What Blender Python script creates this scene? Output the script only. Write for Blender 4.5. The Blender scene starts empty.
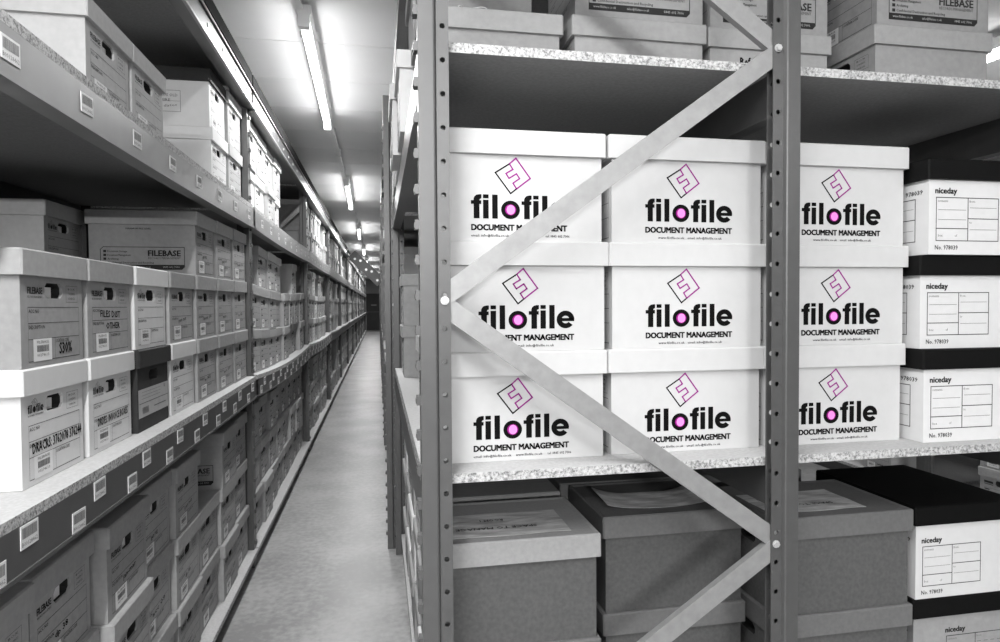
import bpy, bmesh, math, random
from mathutils import Matrix, Vector

# ------------------------------------------------------------------ camera, world, exposure
S = bpy.context.scene
CAM_Z = 1.41
YAW, PITCH, ROLL, FPX = math.radians(10.72), 0.0262, -0.0068, 640.0
cam_d = bpy.data.cameras.new('camera')
cam_d.sensor_fit = 'HORIZONTAL'; cam_d.sensor_width = 36.0
cam_d.lens = 36.0 * FPX / 1000.0
cam_d.clip_start = 0.02; cam_d.clip_end = 200
cam = bpy.data.objects.new('camera', cam_d)
S.collection.objects.link(cam)
cam.matrix_world = (Matrix.Translation((0, 0, CAM_Z)) @ Matrix.Rotation(-YAW, 4, 'Z')
                    @ Matrix.Rotation(math.pi / 2 - PITCH, 4, 'X') @ Matrix.Rotation(ROLL, 4, 'Z'))
S.camera = cam
W = bpy.data.worlds.new('world'); S.world = W; W.use_nodes = True
W.node_tree.nodes['Background'].inputs[0].default_value = (1, 1, 1, 1)
W.node_tree.nodes['Background'].inputs[1].default_value = 0.05
S.view_settings.view_transform = 'Standard'
S.view_settings.look = 'None'
S.view_settings.gamma = 1.0
S.view_settings.use_curve_mapping = False
S.view_settings.exposure = 0.55
TUBE_POWER = 9.0
LAMP_WATTS = 23.0

random.seed(7)
COL = S.collection

# ------------------------------------------------------------------ materials
def new_mat(name):
    m = bpy.data.materials.new(name); m.use_nodes = True
    return m, m.node_tree.nodes, m.node_tree.links, m.node_tree.nodes['Principled BSDF']

def mat(name, col, rough=0.7, metal=0.0, nscale=0, namt=0.0, rnd=0.0, bump=0.0, spec=0.5, stretch=None):
    m, N, L, b = new_mat(name)
    if not isinstance(col, (tuple, list)): col = (col, col, col)
    b.inputs['Roughness'].default_value = rough
    b.inputs['Metallic'].default_value = metal
    b.inputs['Specular IOR Level'].default_value = spec
    c4 = tuple(col) + (1,)
    b.inputs['Base Color'].default_value = c4
    if nscale or rnd:
        hsv = N.new('ShaderNodeHueSaturation'); hsv.inputs['Color'].default_value = c4
        L.new(hsv.outputs[0], b.inputs['Base Color'])
        val = None
        if nscale:
            tc = N.new('ShaderNodeTexCoord'); mp = N.new('ShaderNodeMapping')
            if stretch: mp.inputs['Scale'].default_value = stretch
            nz = N.new('ShaderNodeTexNoise'); nz.inputs['Scale'].default_value = nscale
            nz.inputs['Detail'].default_value = 5
            L.new(tc.outputs['Object'], mp.inputs[0]); L.new(mp.outputs[0], nz.inputs['Vector'])
            mr = N.new('ShaderNodeMapRange')
            mr.inputs[1].default_value = 0.3; mr.inputs[2].default_value = 0.7
            mr.inputs[3].default_value = 1 - namt; mr.inputs[4].default_value = 1 + namt
            L.new(nz.outputs[0], mr.inputs[0]); val = mr.outputs[0]
            if bump:
                bp = N.new('ShaderNodeBump'); bp.inputs['Strength'].default_value = bump
                bp.inputs['Distance'].default_value = 0.002
                L.new(nz.outputs[0], bp.inputs['Height']); L.new(bp.outputs[0], b.inputs['Normal'])
        if rnd:
            oi = N.new('ShaderNodeObjectInfo'); m2 = N.new('ShaderNodeMapRange')
            m2.inputs[3].default_value = 1 - rnd; m2.inputs[4].default_value = 1 + rnd
            L.new(oi.outputs['Random'], m2.inputs[0])
            if val:
                mu = N.new('ShaderNodeMath'); mu.operation = 'MULTIPLY'
                L.new(val, mu.inputs[0]); L.new(m2.outputs[0], mu.inputs[1]); val = mu.outputs[0]
            else: val = m2.outputs[0]
        L.new(val, hsv.inputs['Value'])
    return m

def chip_mat(name, lo, hi, scale):
    m, N, L, b = new_mat(name)
    tc = N.new('ShaderNodeTexCoord'); nz = N.new('ShaderNodeTexNoise')
    nz.inputs['Scale'].default_value = scale; nz.inputs['Detail'].default_value = 3; nz.inputs['Roughness'].default_value = 0.7
    L.new(tc.outputs['Object'], nz.inputs['Vector'])
    r = N.new('ShaderNodeValToRGB')
    r.color_ramp.elements[0].position = 0.36; r.color_ramp.elements[0].color = (lo, lo, lo, 1)
    r.color_ramp.elements[1].position = 0.58; r.color_ramp.elements[1].color = (hi, hi, hi, 1)
    L.new(nz.outputs[0], r.inputs[0]); L.new(r.outputs[0], b.inputs['Base Color'])
    b.inputs['Roughness'].default_value = 0.85
    return m

def emit_mat(name, strength):
    m, N, L, b = new_mat(name)
    b.inputs['Base Color'].default_value = (1, 1, 1, 1)
    b.inputs['Emission Color'].default_value = (1, 1, 1, 1)
    b.inputs['Emission Strength'].default_value = strength
    return m

M = {}
M['card'] = mat('grey_card', 0.36, 0.85, nscale=60, namt=0.06, rnd=0.10, spec=0.2)
M['card_light'] = mat('light_card', 0.47, 0.85, nscale=60, namt=0.05, rnd=0.06, spec=0.2)
M['card_pale_brown'] = mat('pale_brown_card', 0.33, 0.85, nscale=110, namt=0.06, spec=0.2)
M['card_brown_lid'] = mat('brown_card_lid', 0.15, 0.85, nscale=110, namt=0.07, rnd=0.05, spec=0.2)
M['card_brown'] = mat('brown_card', 0.10, 0.85, nscale=110, namt=0.12, rnd=0.05, spec=0.2)
M['card_white'] = mat('white_card', 0.70, 0.6, nscale=40, namt=0.02, rnd=0.02, spec=0.3)
M['card_print'] = mat('coated_white_card', 0.58, 0.6, nscale=40, namt=0.02, rnd=0.02, spec=0.3)
M['card_dark'] = mat('dark_card', 0.03, 0.7, nscale=60, namt=0.1, rnd=0.1, spec=0.3)
M['card_black'] = mat('black_card', 0.005, 0.6, nscale=60, namt=0.1, spec=0.12)
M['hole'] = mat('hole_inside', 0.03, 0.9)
M['paper'] = mat('paper', 0.8, 0.7)
M['ink'] = mat('ink', 0.03, 0.7, spec=0.2)
M['ink_soft'] = mat('ink_soft', 0.14, 0.7, spec=0.2)
M['ink_label'] = mat('ink_label', 0.22, 0.7, spec=0.2)
M['ink_dark'] = mat('ink_logo', 0.004, 0.7, spec=0.08)
M['magenta'] = mat('ink_magenta', (0.28, 0.005, 0.22), 0.6, spec=0.2)
M['pink'] = mat('ink_pink', (0.95, 0.28, 0.72), 0.6, spec=0.2)
M['steel'] = mat('painted_steel', 0.105, 0.38, 0.35, nscale=30, namt=0.05, spec=0.5)
M['rail_dark'] = mat('dark_rail', 0.03, 0.95, spec=0.05)
M['steel_dark'] = mat('dark_painted_steel', 0.10, 0.45, 0.2, nscale=30, namt=0.05)
M['steel_light'] = mat('light_painted_steel', 0.27, 0.35, 0.3, nscale=12, namt=0.06)
M['galv'] = mat('galvanised_steel', 0.31, 0.42, 0.35, nscale=50, namt=0.08)
M['bolt'] = mat('bolt_zinc', 0.6, 0.3, 0.5)
M['chip_edge'] = chip_mat('chipboard_edge', 0.16, 0.58, 170)
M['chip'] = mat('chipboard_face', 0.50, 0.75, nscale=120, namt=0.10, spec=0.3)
M['chip_under_shade'] = mat('chipboard_underside_shade', 0.27, 0.8, nscale=120, namt=0.10, spec=0.2)  # darker copy of the board face, shade under the shelves put into its colour
M['floor'] = None
M['ceil'] = mat('ceiling_board', 0.85, 0.8, nscale=3, namt=0.03)
M['wall'] = mat('wall_paint', 0.42, 0.8, nscale=2, namt=0.03)
M['door'] = mat('door_paint', 0.05, 0.6)
M['white_metal'] = mat('white_enamel', 0.8, 0.4)
M['tube'] = emit_mat('lit_tube', TUBE_POWER)
M['sheet'] = mat('plastic_sheet', 0.62, 0.22, nscale=14, namt=0.30, bump=0.3, stretch=(1, 4, 1))
M['plastic'] = mat('white_plastic', 0.7, 0.4)

def floor_mat():
    m, N, L, b = new_mat('polished_concrete')
    tc = N.new('ShaderNodeTexCoord')
    n1 = N.new('ShaderNodeTexNoise'); n1.inputs['Scale'].default_value = 2.5; n1.inputs['Detail'].default_value = 8
    n2 = N.new('ShaderNodeTexNoise'); n2.inputs['Scale'].default_value = 30; n2.inputs['Detail'].default_value = 6
    mx = N.new('ShaderNodeMath'); mx.operation = 'ADD'
    L.new(tc.outputs['Object'], n1.inputs['Vector']); L.new(tc.outputs['Object'], n2.inputs['Vector'])
    L.new(n1.outputs[0], mx.inputs[0]); L.new(n2.outputs[0], mx.inputs[1])
    r = N.new('ShaderNodeValToRGB')
    r.color_ramp.elements[0].position = 0.42; r.color_ramp.elements[0].color = (0.26, 0.26, 0.26, 1)
    r.color_ramp.elements[1].position = 0.60; r.color_ramp.elements[1].color = (0.40, 0.40, 0.40, 1)
    hv = N.new('ShaderNodeMath'); hv.operation = 'MULTIPLY'; hv.inputs[1].default_value = 0.5
    L.new(mx.outputs[0], hv.inputs[0]); L.new(hv.outputs[0], r.inputs[0]); L.new(r.outputs[0], b.inputs['Base Color'])
    rr = N.new('ShaderNodeMapRange'); rr.inputs[3].default_value = 0.26; rr.inputs[4].default_value = 0.5
    L.new(n2.outputs[0], rr.inputs[0]); L.new(rr.outputs[0], b.inputs['Roughness'])
    bp = N.new('ShaderNodeBump'); bp.inputs['Strength'].default_value = 0.15; bp.inputs['Distance'].default_value = 0.003
    L.new(n1.outputs[0], bp.inputs['Height']); L.new(bp.outputs[0], b.inputs['Normal'])
    return m
M['floor'] = floor_mat()

# ------------------------------------------------------------------ mesh helpers
class MB:
    def __init__(s): s.v, s.f, s.m = [], [], []
    def poly(s, pts, mi=0):
        k = len(s.v); s.v += [tuple(p) for p in pts]; s.f.append(tuple(range(k, k + len(pts)))); s.m.append(mi)
    def box(s, x0, x1, y0, y1, z0, z1, mi=0, skip=''):
        k = len(s.v)
        s.v += [(x0,y0,z0),(x1,y0,z0),(x1,y1,z0),(x0,y1,z0),(x0,y0,z1),(x1,y0,z1),(x1,y1,z1),(x0,y1,z1)]
        F = {'b':(0,3,2,1),'t':(4,5,6,7),'f':(0,1,5,4),'k':(2,3,7,6),'l':(3,0,4,7),'r':(1,2,6,5)}
        for c, q in F.items():
            if c in skip: continue
            s.f.append(tuple(k + i for i in q)); s.m.append(mi if not isinstance(mi, dict) else mi.get(c, 0))
    def prism(s, pts2, axis, a, b, mi=0):
        """closed 2-D profile extruded along an axis; pts2 in the other two axes (in xyz order)"""
        def P(p, t):
            return {'x': (t, p[0], p[1]), 'y': (p[0], t, p[1]), 'z': (p[0], p[1], t)}[axis]
        n = len(pts2); k = len(s.v)
        s.v += [P(p, a) for p in pts2] + [P(p, b) for p in pts2]
        for i in range(n):
            j = (i + 1) % n
            s.f.append((k + i, k + j, k + n + j, k + n + i)); s.m.append(mi)
        s.f.append(tuple(k + i for i in range(n))[::-1]); s.m.append(mi)
        s.f.append(tuple(k + n + i for i in range(n))); s.m.append(mi)
    def cyl(s, c, ax, r, a, b, n=10, mi=0):
        pts = [(c[0] + r * math.cos(2 * math.pi * i / n), c[1] + r * math.sin(2 * math.pi * i / n)) for i in range(n)]
        s.prism(pts, ax, a, b, mi)
    def add(s, verts, faces, mi=0):
        k = len(s.v); s.v += [tuple(p) for p in verts]
        for f in faces: s.f.append(tuple(k + i for i in f)); s.m.append(mi)
    def mesh(s, name, mats, fix=False):
        me = bpy.data.meshes.new(name); me.from_pydata(s.v, [], s.f)
        for q in mats: me.materials.append(M[q] if isinstance(q, str) else q)
        me.polygons.foreach_set('material_index', s.m)
        if fix:
            bm = bmesh.new(); bm.from_mesh(me)
            bmesh.ops.recalc_face_normals(bm, faces=bm.faces); bm.to_mesh(me); bm.free()
        me.update()
        return me

def link(name, me, parent=None, loc=(0, 0, 0), rz=0.0):
    o = bpy.data.objects.new(name, me); COL.objects.link(o)
    o.location = loc; o.rotation_euler = (0, 0, rz)
    if parent: o.parent = parent
    return o

def thing(name, label, cat, loc=(0, 0, 0), rz=0.0, group=None, rx=0.0):
    o = bpy.data.objects.new(name, None); COL.objects.link(o)
    o.empty_display_size = 0.05
    o.location = loc; o.rotation_euler = (rx, 0, rz)
    o['label'] = label; o['category'] = cat
    if group: o['group'] = group
    return o

def tag(o, label, cat, group=None):
    o['label'] = label; o['category'] = cat
    if group: o['group'] = group
    return o

def struct(name, me, parent=None, loc=(0, 0, 0)):
    o = link(name, me, parent, loc); o['kind'] = 'structure'
    return o

_txt = {}
def text2d(s, bold=0.0, res=2):
    """built-in font outline, normalised: returns verts (u,v) with cap height 1, width, faces"""
    key = (s, bold, res)
    if key in _txt: return _txt[key]
    cu = bpy.data.curves.new('t', 'FONT'); cu.body = s; cu.size = 1.0; cu.resolution_u = res; cu.offset = bold
    o = bpy.data.objects.new('t', cu); COL.objects.link(o)
    dg = bpy.context.evaluated_depsgraph_get()
    me = o.evaluated_get(dg).to_mesh()
    vs = [(v.co.x, v.co.y) for v in me.vertices]; fs = [tuple(p.vertices) for p in me.polygons]
    o.evaluated_get(dg).to_mesh_clear()
    bpy.data.objects.remove(o); bpy.data.curves.remove(cu)
    if not vs: vs = [(0, 0)]
    x0 = min(v[0] for v in vs); x1 = max(v[0] for v in vs); CAP = 0.70
    vs = [((v[0] - x0) / CAP, v[1] / CAP) for v in vs]
    _txt[key] = (vs, fs, (x1 - x0) / CAP)
    return _txt[key]

class Frame:
    """a flat face to print on: origin, right, up, normal"""
    def __init__(s, o, u, v, n, eps=0.0006): s.o, s.u, s.v, s.n, s.e = Vector(o), Vector(u), Vector(v), Vector(n), eps
    def p(s, a, b, k=1): return s.o + s.u * a + s.v * b + s.n * (s.e * k)
    def rect(s, mb, u0, u1, v0, v1, mi=0, k=1): mb.poly([s.p(u0,v0,k), s.p(u1,v0,k), s.p(u1,v1,k), s.p(u0,v1,k)], mi)
    def poly(s, mb, pts, mi=0, k=1): mb.poly([s.p(a, b, k) for a, b in pts], mi)
    def line(s, mb, a, b, w, mi=0, k=1):
        dx, dy = b[0]-a[0], b[1]-a[1]; l = math.hypot(dx, dy); dx, dy = dx/l*w/2, dy/l*w/2
        s.poly(mb, [(a[0]-dx+dy, a[1]-dy-dx), (b[0]+dx+dy, b[1]+dy-dx), (b[0]+dx-dy, b[1]+dy+dx), (a[0]-dx-dy, a[1]-dy+dx)], mi, k)
    def outline(s, mb, u0, u1, v0, v1, w, mi=0):
        for a, b in (((u0,v0),(u1,v0)), ((u1,v0),(u1,v1)), ((u1,v1),(u0,v1)), ((u0,v1),(u0,v0))): s.line(mb, a, b, w, mi)
    def text(s, mb, txt, u, v, h, w=None, mi=0, bold=0.0, k=1, res=1, slope=0.0, flip=False):
        vs, fs, tw = text2d(txt, 0.0, res)
        sx = (w / tw) if w else h
        if bold:
            e = bold * h * 1.3
            for du, dv in ((-e, -e*.6), (e, -e*.6), (-e, e*.6), (e, e*.6)): s.text(mb, txt, u + du, v + dv, h, w, mi, 0.0, k, res, slope, flip)
            return
        if flip: q = [s.p(u - a * sx, v - b * h, k) for a, b in vs]
        else: q = [s.p(u + a * sx, v + b * h + a * sx * slope, k) for a, b in vs]
        mb.add(q, fs, mi)

# ------------------------------------------------------------------ room shell
FAR_Y = 36.8
XL, XR, YB, CEIL = -4.2, 6.2, -9.2, 2.86
mb = MB(); mb.box(XL - .2, XR + .2, YB - .2, FAR_Y + .2, -0.1, 0.0); struct('floor', mb.mesh('floor', ['floor']))
mb = MB(); mb.box(XL - .2, XR + .2, YB - .2, FAR_Y + .2, CEIL + 0.03, CEIL + 0.13)
ceiling = struct('ceiling', mb.mesh('ceiling', ['ceil']))
pm = MB(); pm.box(0, XR - XL, 0.003, 0.607, 0, 0.03); pm = pm.mesh('ceiling_panel', ['ceil'])
y = YB
y0 = 3.70 - 0.61 * 21
for i in range(80):
    yy = y0 + 0.61 * i
    if yy < YB or yy > FAR_Y - 0.6: continue
    link('ceiling_panel', pm, ceiling, (XL, yy, CEIL))
mb = MB(); mb.box(XL - .2, XL, YB - .2, FAR_Y + .2, 0, CEIL + .1); struct('wall_left', mb.mesh('wall_left', ['wall']))
mb = MB(); mb.box(XR, XR + .2, YB - .2, FAR_Y + .2, 0, CEIL + .1); struct('wall_right', mb.mesh('wall_right', ['wall']))
mb = MB(); mb.box(XL, XR, YB - .2, YB, 0, CEIL + .1); struct('wall_back', mb.mesh('wall_back', ['wall']))
mb = MB(); mb.box(XL, XR, FAR_Y, FAR_Y + .2, 0, CEIL + .1); struct('wall_far', mb.mesh('wall_far', ['wall']))
mb = MB(); mb.box(-0.68, 0.10, FAR_Y - .06, FAR_Y, 0.0, 2.06); d1 = struct('door_1', mb.mesh('door_1', ['door']))
mb = MB(); mb.box(-0.68, 0.10, FAR_Y - .10, FAR_Y - .06, 1.00, 1.05); link('push_bar', mb.mesh('push_bar', ['steel']), d1)
mb = MB(); mb.box(-0.42, -0.12, FAR_Y - .066, FAR_Y - .06, 1.38, 1.44); link('door_sign', mb.mesh('door_sign', ['steel_light']), d1)
mb = MB(); mb.box(-0.62, 0.04, FAR_Y - .066, FAR_Y - .06, 0.06, 0.9); link('kick_panel', mb.mesh('kick_panel', ['door']), d1)

# ------------------------------------------------------------------ strip lights
LX, LZ = -0.36, 2.757
def batten_meshes():
    Ln = 1.84
    h = MB(); h.prism([(-.024, .03), (.024, .03), (.034, .048), (.034, .085), (-.034, .085), (-.034, .048)], 'y', 0, Ln)
    t = MB(); t.cyl((0, 0), 'y', 0.019, 0.03, Ln - 0.03, 12)
    c = MB(); c.box(-.026, .026, -0.012, 0.03, -.024, .07)
    k = MB()
    k.box(-.045, .045, 0, .03, .02, .058)
    return (h.mesh('housing', ['white_metal'], True), t.mesh('tube', ['tube']), c.mesh('end_cap', ['white_metal']), k.mesh('clip', ['white_metal']), Ln)
HM, TM, CM, KM, LN = batten_meshes()
ordw = ['first', 'second', 'third', 'fourth', 'fifth', 'sixth', 'seventh', 'eighth', 'ninth', 'tenth', 'eleventh', 'twelfth']
def batten(x, y, z, label, grp, watts=None, rz=0.0):
    t = thing('strip_light', label, 'light', (x, y, z), rz, grp)
    link('housing', HM, t); link('tube', TM, t)
    link('end_cap', CM, t, (0, 0, 0)); link('end_cap', CM, t, (0, LN - 0.018, 0))
    for q in (.35, .95, 1.55): link('mounting_clip', KM, t, (0, q, 0.045))
    ld = bpy.data.lights.new('tube_light', 'AREA'); ld.shape = 'RECTANGLE'; ld.size = .05; ld.size_y = LN - .1; ld.energy = watts or LAMP_WATTS
    lo = bpy.data.objects.new('tube_light', ld); COL.objects.link(lo); lo.parent = t; lo.location = (0, LN / 2, -.0215)
    return t
LAMP_Y = [3.20 + 4.12 * k for k in range(0, 8)]
for i, ly in enumerate(LAMP_Y):
    lab = 'lit white fluorescent strip light over the aisle, %s from the camera' % ordw[i]
    batten(LX + .025, ly, LZ, lab, 'strip lights along the aisle', None, .016)
batten(LX + .025, 3.20 - 4.12, LZ, 'fluorescent strip light on the aisle ceiling directly above the camera', 'strip lights behind the camera', 52, .016)
for q, (bx_, by_, wt) in enumerate(((-2.3, -2.6, 14), (-.2, -2.6, 16), (1.9, -2.6, 12), (-1.5, -7.8, 215))):      # added unseen crosswise fill lights, tilted toward the rack ends
    t = batten(bx_, by_, LZ + .005, 'added tilted fill light, unseen behind the camera, %s' % ordw[q], 'strip lights behind the camera', wt)
    t.rotation_euler = Matrix(((0, 1, 0), (-.64, 0, -.768), (-.768, 0, .64))).to_euler()
batten(3.30, 2.75, LZ - 0.02, 'fluorescent strip light beyond the labelled boxes at far right', 'strip lights past the right rack')
for i in range(-1, len(LAMP_Y)):
    y0_ = LAMP_Y[i] + LN + .010 if i >= 0 else LAMP_Y[0] - 4.12 + LN + .01
    y1_ = (LAMP_Y[i + 1] if i + 1 < len(LAMP_Y) else FAR_Y) - .022
    mb = MB(); mb.box(-.014, .014, 0, y1_ - y0_, 0, .022)
    for q in range(3): yq = (y1_ - y0_) * (q + .5) / 3; mb.box(-.02, .02, yq, yq + .03, -.003, CEIL - LZ - .05)
    o = link('cable_trunking', mb.mesh('cable_trunking', ['white_metal']), None, (LX + .01, y0_, LZ + .05))
    tag(o, 'thin white cable trunking on the ceiling %s' % ('nearest the camera' if i < 0 else 'just past the %s aisle strip light' % ordw[i]), 'trunking', 'cable trunking lengths')

# ------------------------------------------------------------------ racking
def label_mesh():
    mb = MB(); w, h = .062, .044
    mb.box(0, .0012, -w/2, w/2, 0, h, 0)
    F = Frame((.0012, -w/2, 0), (0,1,0), (0,0,1), (1,0,0), .0003)
    r = random.Random(3); u = .005
    while u < w - .006:
        b = r.choice((.0011, .0018, .0026)); F.rect(mb, u, u + b, .019, h - .005, 1); u += b + r.choice((.0007, .0011))
    F.text(mb, 'B00128462', .004, .005, .008, w=w - .008, mi=1)
    return mb.mesh('shelf_label', ['paper', 'ink_label'])
LABEL = label_mesh()

def curve_slab(x0, x1, ya, yb, z0, z1, sag, mats, segs=10, edge=False):
    """a shelf or beam running along y that bows down by sag in the middle"""
    mb = MB(); segs = segs if sag else 1
    for i in range(segs):
        a, b = i / segs, (i + 1) / segs
        za, zb = -4 * sag * a * (1 - a), -4 * sag * b * (1 - b)
        p, q = ya + (yb - ya) * a, ya + (yb - ya) * b
        A = [(x0,p,z0+za),(x1,p,z0+za),(x1,p,z1+za),(x0,p,z1+za)]
        B = [(x0,q,z0+zb),(x1,q,z0+zb),(x1,q,z1+zb),(x0,q,z1+zb)]
        for (m, n, mi) in ((0,1,2), (1,2,1), (2,3,0), (3,0,1)): mb.poly([A[n], A[m], B[m], B[n]][::-1] if False else [A[m], B[m], B[n], A[n]], mi if edge else 0)
        if i == 0: mb.poly([A[0],A[1],A[2],A[3]], 1 if edge else 0)
        if i == segs - 1: mb.poly([B[3],B[2],B[1],B[0]], 1 if edge else 0)
    return mb.mesh('slab', mats, True)

def holed_strip(mb, x0, x1, y, zlist, z0, z1, r, th, mi=0):
    """plate facing -y and +y with round (octagonal) holes"""
    xc = (x0 + x1) / 2
    ring = [(math.cos(math.pi/4*i), math.sin(math.pi/4*i)) for i in range(8)]
    edges = [z0] + [(a + b) / 2 for a, b in zip(zlist, zlist[1:])] + [z1]
    for k, zc in enumerate(zlist):
        a, b = edges[k], edges[k + 1]
        out = [(x1, zc), (x1, b), (xc, b), (x0, b), (x0, zc), (x0, a), (xc, a), (x1, a)]
        inn = [(xc + r * c, zc + r * s) for c, s in ring]
        for i in range(8):
            j = (i + 1) % 8
            for yy, fl in ((y, True), (y + th, False)):
                q = [(inn[i][0],yy,inn[i][1]),(out[i][0],yy,out[i][1]),(out[j][0],yy,out[j][1]),(inn[j][0],yy,inn[j][1])]
                mb.poly(q if fl else q[::-1], mi)
            mb.poly([(inn[i][0],y,inn[i][1]),(inn[j][0],y,inn[j][1]),(inn[j][0],y+th,inn[j][1]),(inn[i][0],y+th,inn[i][1])], mi)
    for xx in (x0, x1):
        mb.poly([(xx,y,z0),(xx,y+th,z0),(xx,y+th,z1),(xx,y,z1)], mi)

def upright_mesh(H, holes=True, depth=.040):
    """aisle web at x=0, flanges run to +x; near flange at y=0. slots, lugs, bolt holes"""
    mb = MB(); t = .0025; D = depth; pitch = .0671; WF = .062
    n = int((H - .05) / pitch); zl = [.0193 + pitch * i for i in range(n)]
    R_ = .008
    for sg, o in ((1, 0.0), (-1, D)):
        prof = [(0, o), (.030, o), (.033, o + sg*.001), (.037, o + sg*R_), (.037, o + sg*(R_+t)), (.030, o + sg*t), (0, o + sg*t)]
        mb.prism(prof if sg > 0 else prof[::-1], 'z', 0, H)
    if holes:
        holed_strip(mb, .037, WF, R_, zl, 0, H, .0056, t)
        holed_strip(mb, .037, WF, D - R_ - t, zl, 0, H, .0056, t)
    else:
        mb.box(.037, WF, R_, R_ + t, 0, H); mb.box(.037, WF, D - R_ - t, D - R_, 0, H)
    mb.box(0, t, t, D - t, 0, H)
    mb.box(-.001, .07, -.001, D + .001, 0, .004)
    return mb.mesh('upright', ['steel'])

def lug_mesh():
    mb = MB(); mb.box(-.008, .0, .006, .03, 0, .019); mb.box(-.0095, -.0, .008, .028, .004, .013)
    return mb.mesh('clip_lug', ['steel'])
UP_H = 2.60
UPR = upright_mesh(UP_H); UPR_S = upright_mesh(UP_H, False, .07); LUG = lug_mesh()
BOLT = MB(); BOLT.cyl((0, 0), 'y', .0068, -.006, 0, 6); BOLT.cyl((0, 0), 'y', .0088, -.0015, 0.0, 12); BOLT = BOLT.mesh('bolt', ['bolt'])

def brace_mesh(a, b, y, w=.041, lip=.016, t=.002):
    """C-section strut between two (x,z) points in the plane y, web toward -y"""
    mb = MB(); dx, dz = b[0]-a[0], b[1]-a[1]; l = math.hypot(dx, dz); ux, uz = dx/l, dz/l; nx, nz = -uz, ux
    def P(s, q, yy): return (a[0] + ux*s + nx*q, yy, a[1] + uz*s + nz*q)
    prof = [(-w/2, y+lip), (-w/2, y), (w/2, y), (w/2, y+lip), (w/2-t, y+lip), (w/2-t, y+t), (-w/2+t, y+t), (-w/2+t, y+lip)]
    n = 8; A = [P(0, q, yy) for q, yy in prof]; B = [P(l, q, yy) for q, yy in prof]
    for i in range(n):
        j = (i+1) % n; mb.poly([A[i], A[j], B[j], B[i]])
    for s in range(3): mb.poly([X[i] for X, i in ((A, [0,1,2,3][0]),)] + [A[1], A[6], A[7]] if s == 0 else ([A[1],A[2],A[5],A[6]] if s == 1 else [A[2],A[3],A[4],A[5]]))
    for q in ([7,6,1,0],[6,5,2,1],[5,4,3,2]): mb.poly([B[i] for i in q])
    # stamped marks along the web
    mb2 = mb.mesh('diagonal_brace', ['galv'], True)
    return mb2

# ---- left run
BEAM_L, UPX_L, REAR_L = -0.65, -0.672, -1.52
LY = [-1.97, 0.83] + [3.63 + 2.79 * i for i in range(12)]
Z_BASE, Z_MID, Z_UP, Z_TOP = 0.098, 1.035, 1.945, 2.586
rack_l = thing('shelving_rack', 'long grey steel shelving rack running down the left of the aisle', 'rack', (0, 0, 0))
beam_prof_cache = {}
def sag_of(bay, lev):
    if lev == 'mid': return {0: .006, 1: .034, 2: .022, 3: .018}.get(bay, .012)
    if lev == 'up': return {0: .010, 1: .012}.get(bay, .008)
    return 0
LBAYS = list(range(0, 12))
for i, uy in enumerate(LY):
    if i == 0: continue
    near = i in (1, 2, 3)
    for (x, rz) in ((UPX_L, math.pi), (REAR_L, 0.0)):
        off = .035 if rz else -.035
        link('upright', UPR_S, rack_l, (x, uy + off, 0), rz)
    if i in (2, 3, 4):
        for k in range(30):
            z = .12 + .0845 * k
            if z < UP_H - .05:
                lg = link('clip_lug', LUG, rack_l, (UPX_L, uy + .018, z), math.pi)
    for (za, zb) in ((.25, .95), (.95, 1.65), (1.65, 2.35)):
        up = (i + int(za * 2)) % 2
        a, b = ((UPX_L - .05, za), (REAR_L + .05, zb)) if up else ((REAR_L + .05, za), (UPX_L - .05, zb))
        link('diagonal_brace', brace_mesh(a, b, uy - .012), rack_l)
lab_beams = {}
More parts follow.
